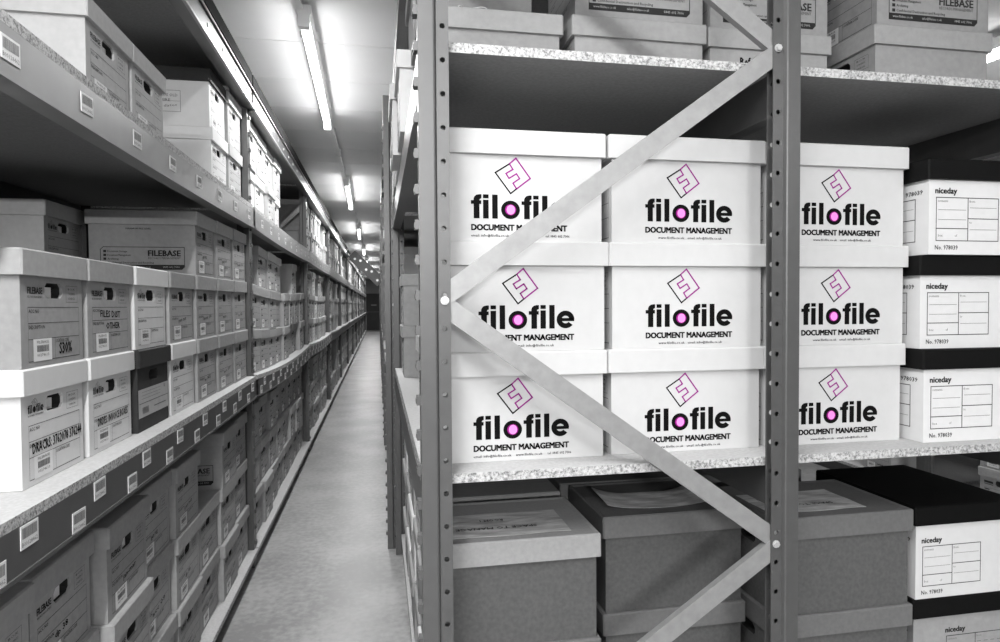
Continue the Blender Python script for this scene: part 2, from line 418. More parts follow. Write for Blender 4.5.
for bi in LBAYS:
    if bi + 2 >= len(LY): break
    ya, yb = LY[bi + 1] + .036, LY[bi + 2] - .036
    # base board and plinth
    me = curve_slab(REAR_L, -.655, ya - .03, yb + .03, Z_BASE - .022, Z_BASE, 0, ['chip', 'chip_edge', 'chip_under_shade'], edge=True); link('shelf_board', me, rack_l)
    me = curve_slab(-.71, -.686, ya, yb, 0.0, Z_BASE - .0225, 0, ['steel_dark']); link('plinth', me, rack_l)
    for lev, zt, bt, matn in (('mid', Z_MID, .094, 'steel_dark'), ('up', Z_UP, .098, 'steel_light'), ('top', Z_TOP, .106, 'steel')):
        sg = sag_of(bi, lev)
        me = curve_slab(REAR_L, BEAM_L - .0005, ya, yb, zt - .022, zt, sg, ['chip', 'chip_edge', 'chip_under_shade'], edge=True); link('shelf_board', me, rack_l)
        bm_ = curve_slab(BEAM_L - .045, BEAM_L, ya - .06, yb + .06, zt - .0225 - bt, zt - .0225, sg, [matn])
        beam = link('shelf_beam', bm_, rack_l)
        rb = curve_slab(REAR_L - .0, REAR_L + .045, ya, yb, zt - .0225 - bt, zt - .0225, sg, ['steel_dark']); link('shelf_beam', rb, rack_l)
        if lev == 'top':
            lip = curve_slab(BEAM_L, BEAM_L + .012, ya - .05, yb + .05, zt - .0225 - bt, zt - .0225 - bt + .010, 0, ['galv']); link('beam_lip', lip, beam)
            lip = curve_slab(BEAM_L, BEAM_L + .010, ya - .05, yb + .05, zt - .030, zt - .0225, 0, ['steel']); link('beam_lip', lip, beam)
            g = curve_slab(BEAM_L - .01, BEAM_L + .004, ya - .02, yb + .02, zt + .001, zt + .062, 0, ['rail_dark']); link('edge_rail', g, rack_l)
            if bi in (0, 1, 2):
                for q in range(11):
                    mb = MB(); mb.box(0, .004, 0, .012, 0, .014); yq = ya + .1 + q * .25
                    link('rail_clip', mb.mesh('rail_clip', ['bolt']), beam, (BEAM_L, yq, zt - .075))
        else:
            lip = curve_slab(BEAM_L - .001, BEAM_L + .004, ya - .06, yb + .06, zt - .0225 - bt, zt - .0225 - bt + .008, sg, [matn]); link('beam_lip', lip, beam)
        if bi <= 2 and bi >= 0 and lev in ('mid', 'up'):
            for q in range(9):
                for (dy, dz, on) in ((0.0, .042 if lev == 'mid' else .028, True), (-.11, .002, lev == 'mid')):
                    if not on: continue
                    yl = ((1.335 if lev == 'mid' else 1.315) if bi == 0 else ya + .2) + q * .31 + dy
                    if yl > yb - .03: continue
                    tt = (yl - ya) / (yb - ya)
                    zz = zt - .0225 - bt + .006 + dz - 4 * sg * tt * (1 - tt)
                    lb = link('shelf_label', LABEL, beam, (BEAM_L + .0002, yl, zz))
                    lb.rotation_euler[0] = random.uniform(-.04, .04)

# ---- right run (end frame faces the camera)
RX0 = 0.081; RX1 = 0.923
FY = 1.28
ZR_BASE, ZR_MID, ZR_UP, ZR_TOP = 0.117, 1.057, 1.947, 2.60
RXE = 1.78
def right_run(label, xo, ys, detail):
    r = thing('shelving_rack', label, 'rack', (0, 0, 0))
    for i, fy in enumerate(ys):
        ups = [link('upright', UPR, r, (RX0 + xo, fy, 0)), link('upright', UPR, r, (RX1 + xo, fy + .040, 0), math.pi)]
        link('upright', UPR, r, (RXE + xo, fy + .040, 0), math.pi)
        for k in range(34):
            z = .08 + .0705 * k
            if z < UP_H - .03:
                link('clip_lug', LUG, ups[0], (0, 0, z))
        # zig-zag braces: nodes alternate between the two posts
        xa, xb = RX0 + .050 + xo, RX1 - .050 + xo
        zn = [.36, .90, 1.415, 1.965, 2.48]
        if detail and i == 0:
            pts = [(xb, .30), (xa, .36), (xb, .866), (xa, 1.418), (xb, 1.971), (xa, 2.50)]
        else:
            pts = [(xb, .31), (xa, .36), (xb, .885), (xa, 1.412), (xb, 1.962), (xa, 2.50)]
        for k in range(len(pts) - 1):
            a, b = pts[k], pts[k + 1]
            dz = .012
            a2 = (a[0], a[1] + (.010 if k else 0)); b2 = (b[0], b[1] - .010)
            link('diagonal_brace', brace_mesh(a2, b2, fy + .0108 + (0.0 if k % 2 else .0026)), r)
        if i == 0:
            for k, p in enumerate(pts[1:]): link('bolt', BOLT, r, (p[0], fy + .008, p[1]))
    for i in range(len(ys) - 1):
        ya, yb = ys[i] + .0405, ys[i + 1] - .001
        for lev, zt, bt in (('base', ZR_BASE, .05), ('mid', ZR_MID, .095), ('up', ZR_UP, .095), ('top', ZR_TOP, .095)):
            if lev == 'base':
                link('shelf_board', curve_slab(RX0 + .030 + xo, RXE - .02 + xo, ya, yb, zt - .022, zt, 0, ['chip', 'chip_edge', 'chip_under_shade'], edge=True), r)
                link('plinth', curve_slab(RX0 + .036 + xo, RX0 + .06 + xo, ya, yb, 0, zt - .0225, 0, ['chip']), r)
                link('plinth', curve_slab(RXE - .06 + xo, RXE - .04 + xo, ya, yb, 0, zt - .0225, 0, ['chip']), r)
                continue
            link('shelf_board', curve_slab(RX0 + .006 + xo, RXE - .006 + xo, ya, yb, zt - .020, zt, 0, ['chip', 'chip_edge', 'chip_under_shade'], edge=True), r)
            for xb0 in (RX0 + .002, RX1 - .045, RXE - .045):
                link('shelf_beam', curve_slab(xb0 + xo, xb0 + .042 + xo, ya, yb, zt - .0205 - bt, zt - .0205, 0, ['steel']), r)
    return r
rack_r = right_run('grey steel shelving rack with zigzag end frame on the right', 0.0, [FY, 3.62], True)
right_run('long steel shelving rack behind the zigzag-framed one on the right', -0.045, [3.72] + [6.5 + 2.79 * i for i in range(11)], False)
# next rack across the far aisle on the right
r3 = thing('shelving_rack', 'dim shelving rack beyond the next aisle at far right', 'rack', (0, 0, 0))
for fy in (1.0, 3.8, 6.6):
    link('upright', UPR_S, r3, (3.72, fy, 0))
    link('upright', UPR_S, r3, (4.57, fy + .07, 0), math.pi)
for i, fy in enumerate((1.0, 3.8)):
    for zt in (.11, 1.05, 1.945):
        link('shelf_board', curve_slab(3.71, 4.55, fy + .075, fy + 2.795, zt - .022, zt, 0, ['chip', 'chip_edge', 'chip_under_shade'], edge=True), r3)
        if zt > .5: link('shelf_beam', curve_slab(3.70, 3.745, fy + .072, fy + 2.798, zt - .1175, zt - .0225, 0, ['steel']), r3)
        else: link('plinth', curve_slab(3.73, 3.76, fy + .075, fy + 2.795, 0, zt - .0225, 0, ['steel_dark']), r3)

# ------------------------------------------------------------------ archive boxes
BD, BW, BH, LIDH = .398, .298, .250, .055      # depth, width, height, lid height
IN = .010
def body_mesh(tone, h=BH, d=BD, w=BW, hole=True, paper=True):
    mb = MB(); x1, x0 = -IN, -d + IN; y1 = w/2 - IN; y0 = -y1; zt = h - .004
    hw, hh, zc, c = .040, .017, h - LIDH - .030, .010
    if not hole: mb.box(x0, x1, y0, y1, 0, zt)
    else:
        mb.box(x0, x1, y0, y1, 0, zt, skip='r')
        def Q(a): mb.poly([(x1, p, q) for p, q in a], 0)
        za, zb = zc - hh, zc + hh
        Q([(y0,0),(y1,0),(y1,za),(y0,za)]); Q([(y0,zb),(y1,zb),(y1,zt),(y0,zt)])
        Q([(y0,za),(-hw,za),(-hw,zb),(y0,zb)]); Q([(hw,za),(y1,za),(y1,zb),(hw,zb)])
        Q([(-hw,za),(-hw+c,za),(-hw,za+c)]); Q([(hw,za),(hw,za+c),(hw-c,za)])
        Q([(hw,zb),(hw-c,zb),(hw,zb-c)]); Q([(-hw,zb),(-hw,zb-c),(-hw+c,zb)])
        ring = [(-hw+c,za),(hw-c,za),(hw,za+c),(hw,zb-c),(hw-c,zb),(-hw+c,zb),(-hw,zb-c),(-hw,za+c)]
        for i in range(8):
            a, b = ring[i], ring[(i+1) % 8]
            mb.poly([(x1,a[0],a[1]),(x1,b[0],b[1]),(x1-.006,b[0],b[1]),(x1-.006,a[0],a[1])], 0)
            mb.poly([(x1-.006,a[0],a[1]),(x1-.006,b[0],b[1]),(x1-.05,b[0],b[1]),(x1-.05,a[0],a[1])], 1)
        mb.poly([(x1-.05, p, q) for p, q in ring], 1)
        if paper:
            mb.box(x1-.045, x1-.012, -.022, .014, za+.001, zc+.008, 2); mb.box(x1-.045, x1-.020, .014, .030, za+.001, zc+.001, 2)
    return mb.mesh('body', [tone, 'hole', 'paper'])

def lid_mesh(tone, h=BH, d=BD, w=BW, lidh=LIDH, tray=False):
    bm = bmesh.new()
    mb = MB(); mb.box(-d, 0, -w/2, w/2, h - lidh, h)
    me = mb.mesh('lid', [tone]); bm.from_mesh(me)
    bmesh.ops.remove_doubles(bm, verts=bm.verts, dist=1e-5)
    eds = [e for e in bm.edges if min(v.co.z for v in e.verts) > h - .001 or abs(e.verts[0].co.z - e.verts[1].co.z) > .01]
    bmesh.ops.bevel(bm, geom=eds, offset=.0035, segments=1, affect='EDGES')
    if tray:
        top = max(bm.faces, key=lambda f: f.calc_center_median().z * 10 + f.calc_area())
        bmesh.ops.inset_individual(bm, faces=[top], thickness=.010, depth=-.0035)
    bmesh.ops.recalc_face_normals(bm, faces=bm.faces)
    bm.to_mesh(me); bm.free()
    return me

def glyphs(F, mb, u0, v0, su, sv, k=1, ink=0, pink=None):
    """the eight-letter wordmark built from its strokes, 440 units wide"""
    def R(a, b, c, d): F.rect(mb, u0 + a*su, u0 + b*su, v0 + c*sv, v0 + d*sv, ink, k)
    def Pl(p, mi=None, kk=None): F.poly(mb, [(u0 + a*su, v0 + b*sv) for a, b in p], ink if mi is None else mi, k if kk is None else kk)
    def circ(cx, cy, r, mi=None, kk=None, n=24, ry=None): Pl([(cx + r*math.cos(2*math.pi*i/n), cy + (ry or r)*math.sin(2*math.pi*i/n)) for i in range(n)], mi, kk)
    def f(o):
        R(o+12, o+38, 0, 70); R(o, o+46, 66, 83)
        Pl([(o+12,83),(o+38,83),(o+39,88),(o+43,91),(o+47,92),(o+47,111),(o+36,111),(o+24,108),(o+16,101),(o+12,92)])
    f(0); f(228)
    for o in (54, 282): R(o, o+25, 0, 86); R(o, o+25, 93, 111)
    for o in (95, 323): R(o, o+25, 0, 111)
    circ(178, 42, 43)
    if pink is not None: circ(178, 42, 25, pink[1], k + .5); circ(179, 42, 19, pink[0], k + 1, ry=22)
    n = 22; a0, a1 = 0.0, math.radians(322)
    for i in range(n):
        p, q = a0 + (a1-a0)*i/n, a0 + (a1-a0)*(i+1)/n
        Pl([(399+42*math.cos(p), 42+42*math.sin(p)), (399+42*math.cos(q), 42+42*math.sin(q)), (399+18*math.cos(q), 42+18*math.sin(q)), (399+18*math.cos(p), 42+18*math.sin(p))])
    R(380, 440, 34, 49)

def diamond(F, mb, u0, v0, su, sv, w, grey=0, mag=1, k=1):
    T, Rr, B, Lf = (204,282), (269,190), (179,118), (110,213); s0, s1 = (174,255), (206,140)
    path = [s0, (190,230), (158,210), (172,188), (206,210), (220,188), (190,166), s1]
    def Ln(a, b, mi): F.line(mb, (u0+a[0]*su, v0+a[1]*sv), (u0+b[0]*su, v0+b[1]*sv), w, mi, k)
    for a, b in ((s0, T), (T, Rr), (Rr, s1)): Ln(a, b, mag)
    for a, b in zip(path, path[1:]): Ln(a, b, mag)
    for a, b in ((s0, Lf), (Lf, B), (B, s1)): Ln(a, b, grey)

def form_mesh(style, lod=0):
    """the printed form on the hand-hole end"""
    mb = MB(); F = Frame((-IN, -BW/2 + IN, 0), (0,1,0), (0,0,1), (1,0,0), .0005)
    a, b = .028, .258; lw = .0011
    for v in (.128, .094, .060): F.line(mb, (a, v), (b, v), lw)
    F.line(mb, (a, .013), (b, .013), lw * 1.3); F.line(mb, (.140, .013), (.140, .060), lw * .7)
    F.line(mb, (a, .013), (a, .128), lw * .6); F.line(mb, (b, .013), (b, .128), lw * .6)
    F.outline(mb, .196, .252, .140, .178, lw * .6)
    if lod == 0:
        for q, t in enumerate(('BOX', 'CONTENTS', 'CHECK')): F.text(mb, t, .206, .168 - q * .011, .005, w=.034)
        F.text(mb, 'ACC NO', .031, .116, .0075, bold=.01); F.text(mb, 'DESCRIPTION', .031, .082, .0075, bold=.01)
        F.text(mb, 'LOCATION CODE', .143, .049, .0075, bold=.01, w=.062)
    else:
        F.rect(mb, .031, .065, .115, .122); F.rect(mb, .031, .075, .081, .088); F.rect(mb, .145, .205, .049, .055)
    if style == 'base':
        if lod == 0:
            F.text(mb, 'FILEBASE', .028, .157, .014, w=.060, bold=.035); F.text(mb, 'RECORDS MANAGEMENT', .028, .148, .005, w=.060)
        else: F.rect(mb, .028, .088, .157, .171); F.rect(mb, .028, .088, .148, .152)
    else:
        if lod == 0:
            glyphs(F, mb, .026, .154, .000145, .00016); diamond(F, mb, .026, .154, .000145, .00011, .0007, 0, 0)
            F.text(mb, 'DOCUMENT MANAGEMENT', .026, .147, .004, w=.064, bold=.01)
        else: F.rect(mb, .026, .09, .154, .168)
    return mb.mesh('printed_form', ['ink'])

def sticker_mesh():
    mb = MB(); F = Frame((-IN, -BW/2 + IN, 0), (0,1,0), (0,0,1), (1,0,0), .0010)
    F.rect(mb, .046, .124, .012, .060, 0)
    r = random.Random(5); u = .060
    while u < .110:
        w = r.choice((.001, .0018, .0026)); F.rect(mb, u, u + w, .032, .046, 1, 1.4); u += w + .001
    F.text(mb, 'FILEBASE', .060, .050, .006, w=.05, mi=1, k=1.4); F.text(mb, '00274613', .060, .022, .006, w=.05, mi=1, k=1.4)
    return mb.mesh('barcode_label', ['paper', 'ink_soft'])

def panel_mesh(side, full=True):
    """big printed panel low on the long side; side -1 = local -y, +1 = local +y"""
    mb = MB(); d = BD - 2*IN
    if side < 0: F = Frame((-BD + IN, -BW/2 + IN, 0), (1,0,0), (0,0,1), (0,-1,0), .0006)
    else: F = Frame((-IN, BW/2 - IN, 0), (-1,0,0), (0,0,1), (0,1,0), .0006)
    u0, u1, v0, v1 = .040, .338, .022, .108; c = .010
    P = [(u0, v0), (u1 - c, v0), (u1, v0 + c), (u1, v1), (u0 + c, v1), (u0, v1 - c)]
    for a, b in zip(P, P[1:] + P[:1]): F.line(mb, a, b, .0022)
    F.poly(mb, [(u0, v0), (u1 - c, v0), (u1, v0 + c), (u1, v0 + .018), (u0, v0 + .018)])
    F.text(mb, 'www.filebase.co.uk', u0 + .012, v0 + .006, .007, w=.066, mi=1, k=1.5)
    F.text(mb, 'sales@filebase.co.uk', u0 + .110, v0 + .006, .007, w=.066, mi=1, k=1.5)
    F.text(mb, '0845 602 7006', u1 - .078, v0 + .006, .007, w=.060, mi=1, k=1.5)
    F.text(mb, 'FILEBASE', u1 - .130, v1 - .034, .022, w=.116, bold=.035)
    F.text(mb, 'RECORDS MANAGEMENT', u1 - .130, v1 - .046, .008, w=.116)
    for q, t in enumerate(('Document Storage', 'Document Management', 'Archiving', 'Confidential Destruction and Recycling')):
        v = v1 - .020 - q * .0145
        F.rect(mb, u0 + .010, u0 + .020, v - .001, v + .008); F.text(mb, t, u0 + .024, v, .0075, bold=.015, w=.0043 * len(t))
    F.text(mb, 'MAXIMUM FILL LEVEL', .130, .176, .006, w=.09, bold=.02)
    return mb.mesh('side_print', ['ink', 'card_light'])

TONES = {'grey': 'card', 'light': 'card_light', 'white': 'card_white', 'brown': 'card_brown', 'dark': 'card_dark', 'black': 'card_black'}
BODY = {(t, p): body_mesh(m, paper=p) for t, m in TONES.items() for p in (True, False)}
LID = {t: lid_mesh(m) for t, m in TONES.items()}
TRAY = lid_mesh('card_brown_lid', tray=True); TRAY_PALE = lid_mesh('card_pale_brown', tray=True); LID_BROWN = lid_mesh('card_brown_lid')
FORM = {(s, l): form_mesh(s, l) for s in ('base', 'file') for l in (0, 1)}
STICK = sticker_mesh(); PANEL = {-1: panel_mesh(-1), 1: panel_mesh(1)}
NBOX = 0
def hand_mesh(lines):
    mb = MB(); F = Frame((-IN, -BW/2 + IN, 0), (0,1,0), (0,0,1), (1,0,0), .0011)
    for (t, u, v, h, w, sl, bold) in lines: F.text(mb, t, u, v, h, w=w, bold=bold, slope=sl)
    return mb.mesh('handwriting', ['ink_dark'])
HW = [hand_mesh([(t, .10, .072, .014, .06 + .03 * (i % 3), .08, .012)]) for i, t in enumerate(('gen rug', 'pen not', 'box 16', 'misc', 'w 14/2', 'acc 09', 'dp 38', 'jan-mar'))]

def archive_box(label, loc, rz=0.0, tone='grey', lid=None, style='base', lod=0, panel=0, hand=None, group=None, rx=0.0, paper=None, lidmesh=None, form=True, sticker=True):
    global NBOX
    NBOX += 1
    t = thing('archive_box', label, 'box', loc, rz, group, rx)
    pp = (NBOX % 3 != 0) if paper is None else paper
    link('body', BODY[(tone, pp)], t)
    link('lid', lidmesh or LID[lid or tone], t)
    if form:
        link('printed_form', FORM[(style, 0 if lod == 0 else 1)], t)
    if sticker: link('barcode_label', STICK, t)
    for hm in (hand if isinstance(hand, list) else [hand] if hand else []): link('handwriting', hm, t)
    if panel: link('side_print', PANEL[panel], t)
    return t

def board_z(bay, lev, y):
    zt = {'base': Z_BASE, 'mid': Z_MID, 'up': Z_UP}[lev]
    ya, yb = LY[bay + 1] + .036, LY[bay + 2] - .036
    s = sag_of(bay, lev) if lev != 'base' else 0
    t = (y - ya) / (yb - ya)
    slope = -4 * s * (1 - 2 * t) / (yb - ya)
    return zt - 4 * s * t * (1 - t), slope

ROWN = {'base': ['bottom', 'middle', 'top'], 'mid': ['bottom', 'middle', 'top'], 'up': ['lower', 'upper']}
LEVN = {'base': 'floor shelf', 'mid': 'middle shelf', 'up': 'high shelf'}
TN = {'grey': 'grey', 'light': 'pale grey', 'white': 'white', 'dark': 'dark', 'brown': 'brown', 'black': 'black'}
def left_box(bay, lev, col, row, yc, xf, tone='grey', label=None, **kw):
    z, sl = board_z(bay, lev, yc)
    if label is None:
        label = '%s archive box, %s column, %s row, left %s, %s bay' % (TN[tone], ordw[col], ROWN[lev][row], LEVN[lev], ['nearest', 'second', 'third', 'fourth', 'fifth'][bay])
    return archive_box(label, (xf, yc - sl * row * BH * 0, z + row * (BH + .0004) + .0012), 0.0, tone, group='archive boxes on the left rack', rx=math.atan(sl), **kw)

# ---- nearest bay, placed one by one
GY, GP = 1.456, .3045
def gy(k): return GY + GP * (k + .5)
XF = [-.715, -.712, -.702, -.700, -.692, -.686, -.682]
handA = hand_mesh([('S30%', .158, .022, .026, .06, .02, .02)])
handB = [hand_mesh([('FILES DIST', .075, .103, .018, .13, -.03, .015)]), hand_mesh([('OTHER', .110, .070, .017, .09, 0, .015)])]
handC = hand_mesh([('DRACRS: 3762078 376244', .040, .067, .022, .225, .02, .018)])
handD = hand_mesh([('DRDES: INVOICE BOXES', .050, .068, .020, .20, .02, .018)])
handE = hand_mesh([('gen not', .10, .072, .020, .11, .12, .02)])
b = lambda *a, **k: left_box(0, *a, **k)
# bottom row of the middle shelf
b('mid', 0, 0, gy(0), XF[0], 'white', 'white archive box with handwritten number, bottom left corner of left middle shelf', style='file', hand=handC)
b('mid', 1, 0, gy(1), XF[1], 'white', 'white archive box between the handwritten white one and the black-lidded one', style='file', hand=handD)
b('mid', 3, 0, gy(3), XF[3], 'white', 'white archive box just past the black-lidded box on the left rack', style='file')
# dark box with a white label
z_, _ = board_z(0, 'mid', gy(2))
t = thing('archive_box', 'black archive box with a white front label on the left middle shelf', 'box', (XF[2], gy(2), z_ + .0006), 0, 'archive boxes on the left rack')
link('body', BODY[('dark', False)], t); link('lid', LID['dark'], t)
mb = MB(); F = Frame((-IN, -BW/2 + IN, 0), (0,1,0), (0,0,1), (1,0,0), .0006)
F.rect(mb, .004, .276, .042, .128, 0)
F.line(mb, (.010, .085), (.276, .085), .002, 1, 1.6); F.line(mb, (.14, .064), (.25, .064), .003, 1, 1.6)
for q in range(3): F.line(mb, (.03, .118 - q * .01), (.20, .118 - q * .01), .001, 1, 1.6)
F.text(mb, 'R', .235, .112, .012, mi=1, k=1.6, bold=.02)
for q in range(14): F.rect(mb, .035 + q * .004, .037 + q * .004, .052, .072, 1, 1.6)
link('front_label', mb.mesh('front_label', ['card_light', 'ink_soft']), t)
for k in (4, 5, 6): b('mid', k, 0, gy(k), XF[k], 'grey', hand=HW[k])
# middle row
b('mid', 0, 1, gy(0), XF[0] + .004, 'grey', 'grey archive box marked S30 standing on the handwritten white box', hand=handA, paper=True)
b('mid', 1, 1, gy(1), XF[1] + .002, 'grey', 'grey archive box with FILES written on its end, left middle shelf', hand=handB)
b('mid', 2, 1, gy(2), XF[2] - .004, 'white', 'white archive box standing on the black box, left middle shelf', style='file')
for k in (3, 4, 5, 6): b('mid', k, 1, gy(k), XF[k], 'grey', hand=HW[k - 2])
# top row
b('mid', 4, 2, gy(4), XF[4], 'grey', 'grey archive box showing its printed long side, top of left middle shelf', panel=-1, hand=HW[0])
for k in (5, 6): b('mid', k, 2, gy(k), XF[k], 'grey', hand=HW[k - 4])
# a second stack deeper in the shelf (only its top box shows)
for rw in range(3):
    b('mid', 2, rw, 2.60, -1.118, 'light', 'pale grey archive box, %s of the stack at the back of the left middle shelf' % ROWN['mid'][rw], style='file', panel=0)
# high shelf
b('up', 1, 0, gy(1), -.700, 'light', 'pale archive box, nearest on the left high shelf', style='base')
b('up', 2, 0, gy(2), -.700, 'light', 'pale archive box second nearest on the left high shelf', style='base')
b('up', 5, 0, gy(5), -.700, 'white', 'white archive box under the dark-lidded white box, left high shelf', style='file')
t = b('up', 5, 1, gy(5), -.704, 'white', 'white archive box with dark lid and written side label, left high shelf', lid='dark', style='file')
mb = MB(); F = Frame((-BD + IN, -BW/2 + IN, 0), (1,0,0), (0,0,1), (0,-1,0), .0007)
F.outline(mb, .120, .262, .060, .150, .0016)
F.line(mb, (.120, .105), (.262, .105), .0012)
for q, tx in enumerate(('MARCELLUS OLD', 'WILTSHIRE', 'ENCL.')): F.text(mb, tx, .126, .124 - q * .021, .012, w=.125 - q * .03, bold=.005)
F.text(mb, 'shred dates', .128, .070, .011, w=.12, slope=.12)
link('side_label', mb.mesh('side_label', ['ink_soft']), t)
for rw in (0, 1): b('up', 6, rw, gy(6), -.694, 'light')
# floor shelf
for k in range(-1, 7):
    for rw in range(3):
        if rw == 2 and k == 4: continue
        kw = dict(hand=HW[(k + rw * 3) % 8])
        lab = None
        if rw == 2 and k == 5: kw['panel'] = -1; lab = 'grey archive box beside the gap, top row of nearest left floor shelf'
        if k == -1 and rw == 0: kw['tone'] = 'grey'
        z, sl = board_z(0, 'base', gy(k))
        b('base', k + 1, rw, gy(k) + random.uniform(-.002, .002), [-.700, -.706, -.676, -.702, -.690, -.700, -.680, -.694][k + 1] + random.uniform(-.008, .006), kw.pop('tone', 'grey'), lab, **kw)
# ---- further bays
far = MB(); far_lid = MB()
def bay_cols(bay): return [LY[bay + 1] + .085 + .312 * c + .155 for c in range(8)]
skip = {(1, 'mid', 2): {0, 4, 5, 7}, (1, 'up', 0): {4, 5, 6, 7}, (1, 'up', 1): {4, 5, 6, 7}, (2, 'mid', 2): {7}, (3, 'mid', 2): {0, 3, 4, 5}, (3, 'mid', 1): {3},
        (2, 'up', 1): {5, 6}, (3, 'up', 1): {2}, (2, 'base', 2): {0, 1}, (3, 'base', 2): {2, 3, 4, 6}, (3, 'base', 1): {3, 4}}
for bay in range(1, 11):
    rnd = random.Random(100 + bay)
    for lev, rows in (('base', 3), ('mid', 3), ('up', 2)):
        for rw in range(rows):
            sk = skip.get((bay, lev, rw), set())
            if bay > 3: sk = {c for c in range(8) if rw == rows - 1 and rnd.random() < .25}
            for c, yc in enumerate(bay_cols(bay)):
                if c in sk: continue
                jx = rnd.uniform(-.014, .022); xf = -.700 + jx
                tone = 'grey'
                if lev == 'up': tone = rnd.choice(('white', 'light', 'light')) if bay == 1 else rnd.choice(('white', 'light', 'light', 'grey'))
                elif lev == 'mid': tone = rnd.choice(('grey', 'grey', 'grey', 'grey', 'light', 'white')) if bay > 1 else ('light' if c == 6 and rw == 2 else 'grey')
                if bay <= 3:
                    left_box(bay, lev, c, rw, yc + rnd.uniform(-.003, .003), xf, tone, lod=bay, form=bay <= 2, hand=None, paper=False)
                else:
                    z, sl = board_z(bay, lev, yc); z += rw * BH + .001
                    mi = {'grey': 0, 'light': 1, 'white': 2}[tone]
                    far.box(xf - BD, xf - IN, yc - BW/2 + IN, yc + BW/2 - IN, z, z + BH - LIDH, mi)
                    far.box(xf - BD, xf, yc - BW/2, yc + BW/2, z + BH - LIDH, z + BH - .002, mi)
                    far.box(xf - .03, xf - IN + .001, yc - .05, yc + .01, z + .02, z + .06, 2)
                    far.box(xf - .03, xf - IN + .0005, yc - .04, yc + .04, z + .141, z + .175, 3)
# boxes standing at the back of bay 1's high shelf
for c, rw in ((5, 0), (6, 0), (7, 0)):
    yc = bay_cols(1)[c]; z, sl = board_z(1, 'up', yc)
    archive_box('grey archive box deep in the second left bay, high shelf, %s from the aisle end' % ordw[c - 5], (-1.10, yc, z + .001), 0, 'grey', group='archive boxes on the left rack', form=False, sticker=False, rx=math.atan(sl))
# ---- right rack beyond the first bay
def right_aisle(x, y, z, label, tone, **kw):
    return archive_box(label, (x, y, z), math.pi, tone, group='archive boxes on the right rack aisle side', **kw)
for rw in range(2):
    right_aisle(.108, 3.27, ZR_MID + .0006 + rw * .2504, 'grey archive box, %s of two behind the zigzag frame by the aisle' % ('lower', 'upper')[rw], 'grey', lod=1, hand=HW[rw], paper=False)
right_aisle(.128, 2.15, ZR_MID + .0006, 'white archive box on the middle shelf just behind the zigzag end frame', 'white', style='file', lod=1)
for q, (yy, xx) in enumerate(((2.16, .062), (2.475, .047), (2.79, .07), (3.11, .066), (3.43, .07))):
    right_aisle(xx, yy, ZR_UP + .0006, 'white archive box %s along the right high shelf by the aisle' % ordw[q], 'white' if q < 3 else 'light', style='file', lod=1)
for q in range(5):
    for rw in range(3):
        right_aisle(.112 + .004 * (q % 2), 1.92 + .315 * q, ZR_BASE + .0006 + rw * .2504, '%s archive box on right floor shelf by the aisle, %s column, %s row' % ('white' if (q + rw) % 3 == 0 else 'grey', ordw[q], ROWN['base'][rw]), 'white' if (q + rw) % 3 == 0 else 'grey', lod=1, paper=False)
for bay in range(0, 10):
    rnd = random.Random(300 + bay); ya = ([3.72] + [6.5 + 2.79 * i for i in range(11)])[bay]
    for lev, zt, rows in (('base', ZR_BASE, 3), ('mid', ZR_MID, 3), ('up', ZR_UP, 2)):
        for rw in range(rows):
            for c in range(8):
                if rw == rows - 1 and rnd.random() < .35: continue
                yc = ya + .22 + .315 * c; x = .072 + rnd.uniform(-.01, .01); z = zt + .001 + rw * .2504
                mi = rnd.choice((0, 0, 1, 2))
                far.box(x + IN, x + BD, yc - BW/2 + IN, yc + BW/2 - IN, z, z + BH - LIDH, mi)
                far.box(x, x + BD, yc - BW/2, yc + BW/2, z + BH - LIDH, z + BH - .002, mi)
                far.box(x + IN - .001, x + .03, yc - .01, yc + .05, z + .02, z + .06, 2)
o = link('archive_boxes', far.mesh('archive_boxes', ['card', 'card_light', 'card_white', 'hole']))
tag(o, 'rows of small archive boxes receding toward the far door', 'boxes'); o['kind'] = 'stuff'

# ------------------------------------------------------------------ printed white boxes in the end bay
PH = .2462
def logo_print(contact, du=0.0):
    mb = MB(); F = Frame((-IN, BW/2 - IN, 0), (-1,0,0), (0,0,1), (0,1,0), .0006)
    su, sv = .000502, .000480; u0, v0 = .075 + du, .0500
    glyphs(F, mb, u0, v0, su, sv, 1, 0, pink=(2, 1))
    diamond(F, mb, u0, v0, su, sv, .0032, 0, 1)
    F.text(mb, 'DOCUMENT MANAGEMENT', u0 + .001, v0 - 54*sv, 27*sv, w=440*su - .002, bold=.058, mi=0, res=2)
    for (tx, a, wd) in contact: F.text(mb, tx, u0 + a, v0 - 84*sv, 12*sv, w=wd, mi=0, bold=.012)
    return mb.mesh('logo_print', ['ink_dark', 'magenta', 'pink', 'ink_soft'])
E, WW, TL = 'email: info@filofile.co.uk', 'www.filofile.co.uk', 'tel: 0845 602 7006'
PR = {'a': logo_print([(E, 0, .086), (WW, .096, .062), (TL, .170, .056)]),
      'b': logo_print([(E, .085, .088)], .010),
      'c': logo_print([(WW, .032, .066), (E, .106, .088)], .007), 'd': logo_print([(WW, .032, .066), (E, .106, .088)], .016)}
BODYP = body_mesh('card_print', h=PH, hole=True, paper=False); LIDP = lid_mesh('card_print', h=PH, d=.397, w=.300, lidh=.054)
FORMP = FORM[('file', 0)]
colx = [.118, .518, .918]; rown = ['bottom', 'middle', 'top']; coln = ['aisle-side', 'centre', 'right-hand']
jit = {(0,2): (.000, .004, .004), (0,1): (.004, -.002, 0), (0,0): (.001, 0, .006), (1,2): (.002, .002, .0), (1,1): (.002, 0, 0), (1,0): (.001, .004, .004), (2,2): (.0, .002, 0), (2,1): (-.001, 0, .0), (2,0): (-.003, .004, .0)}
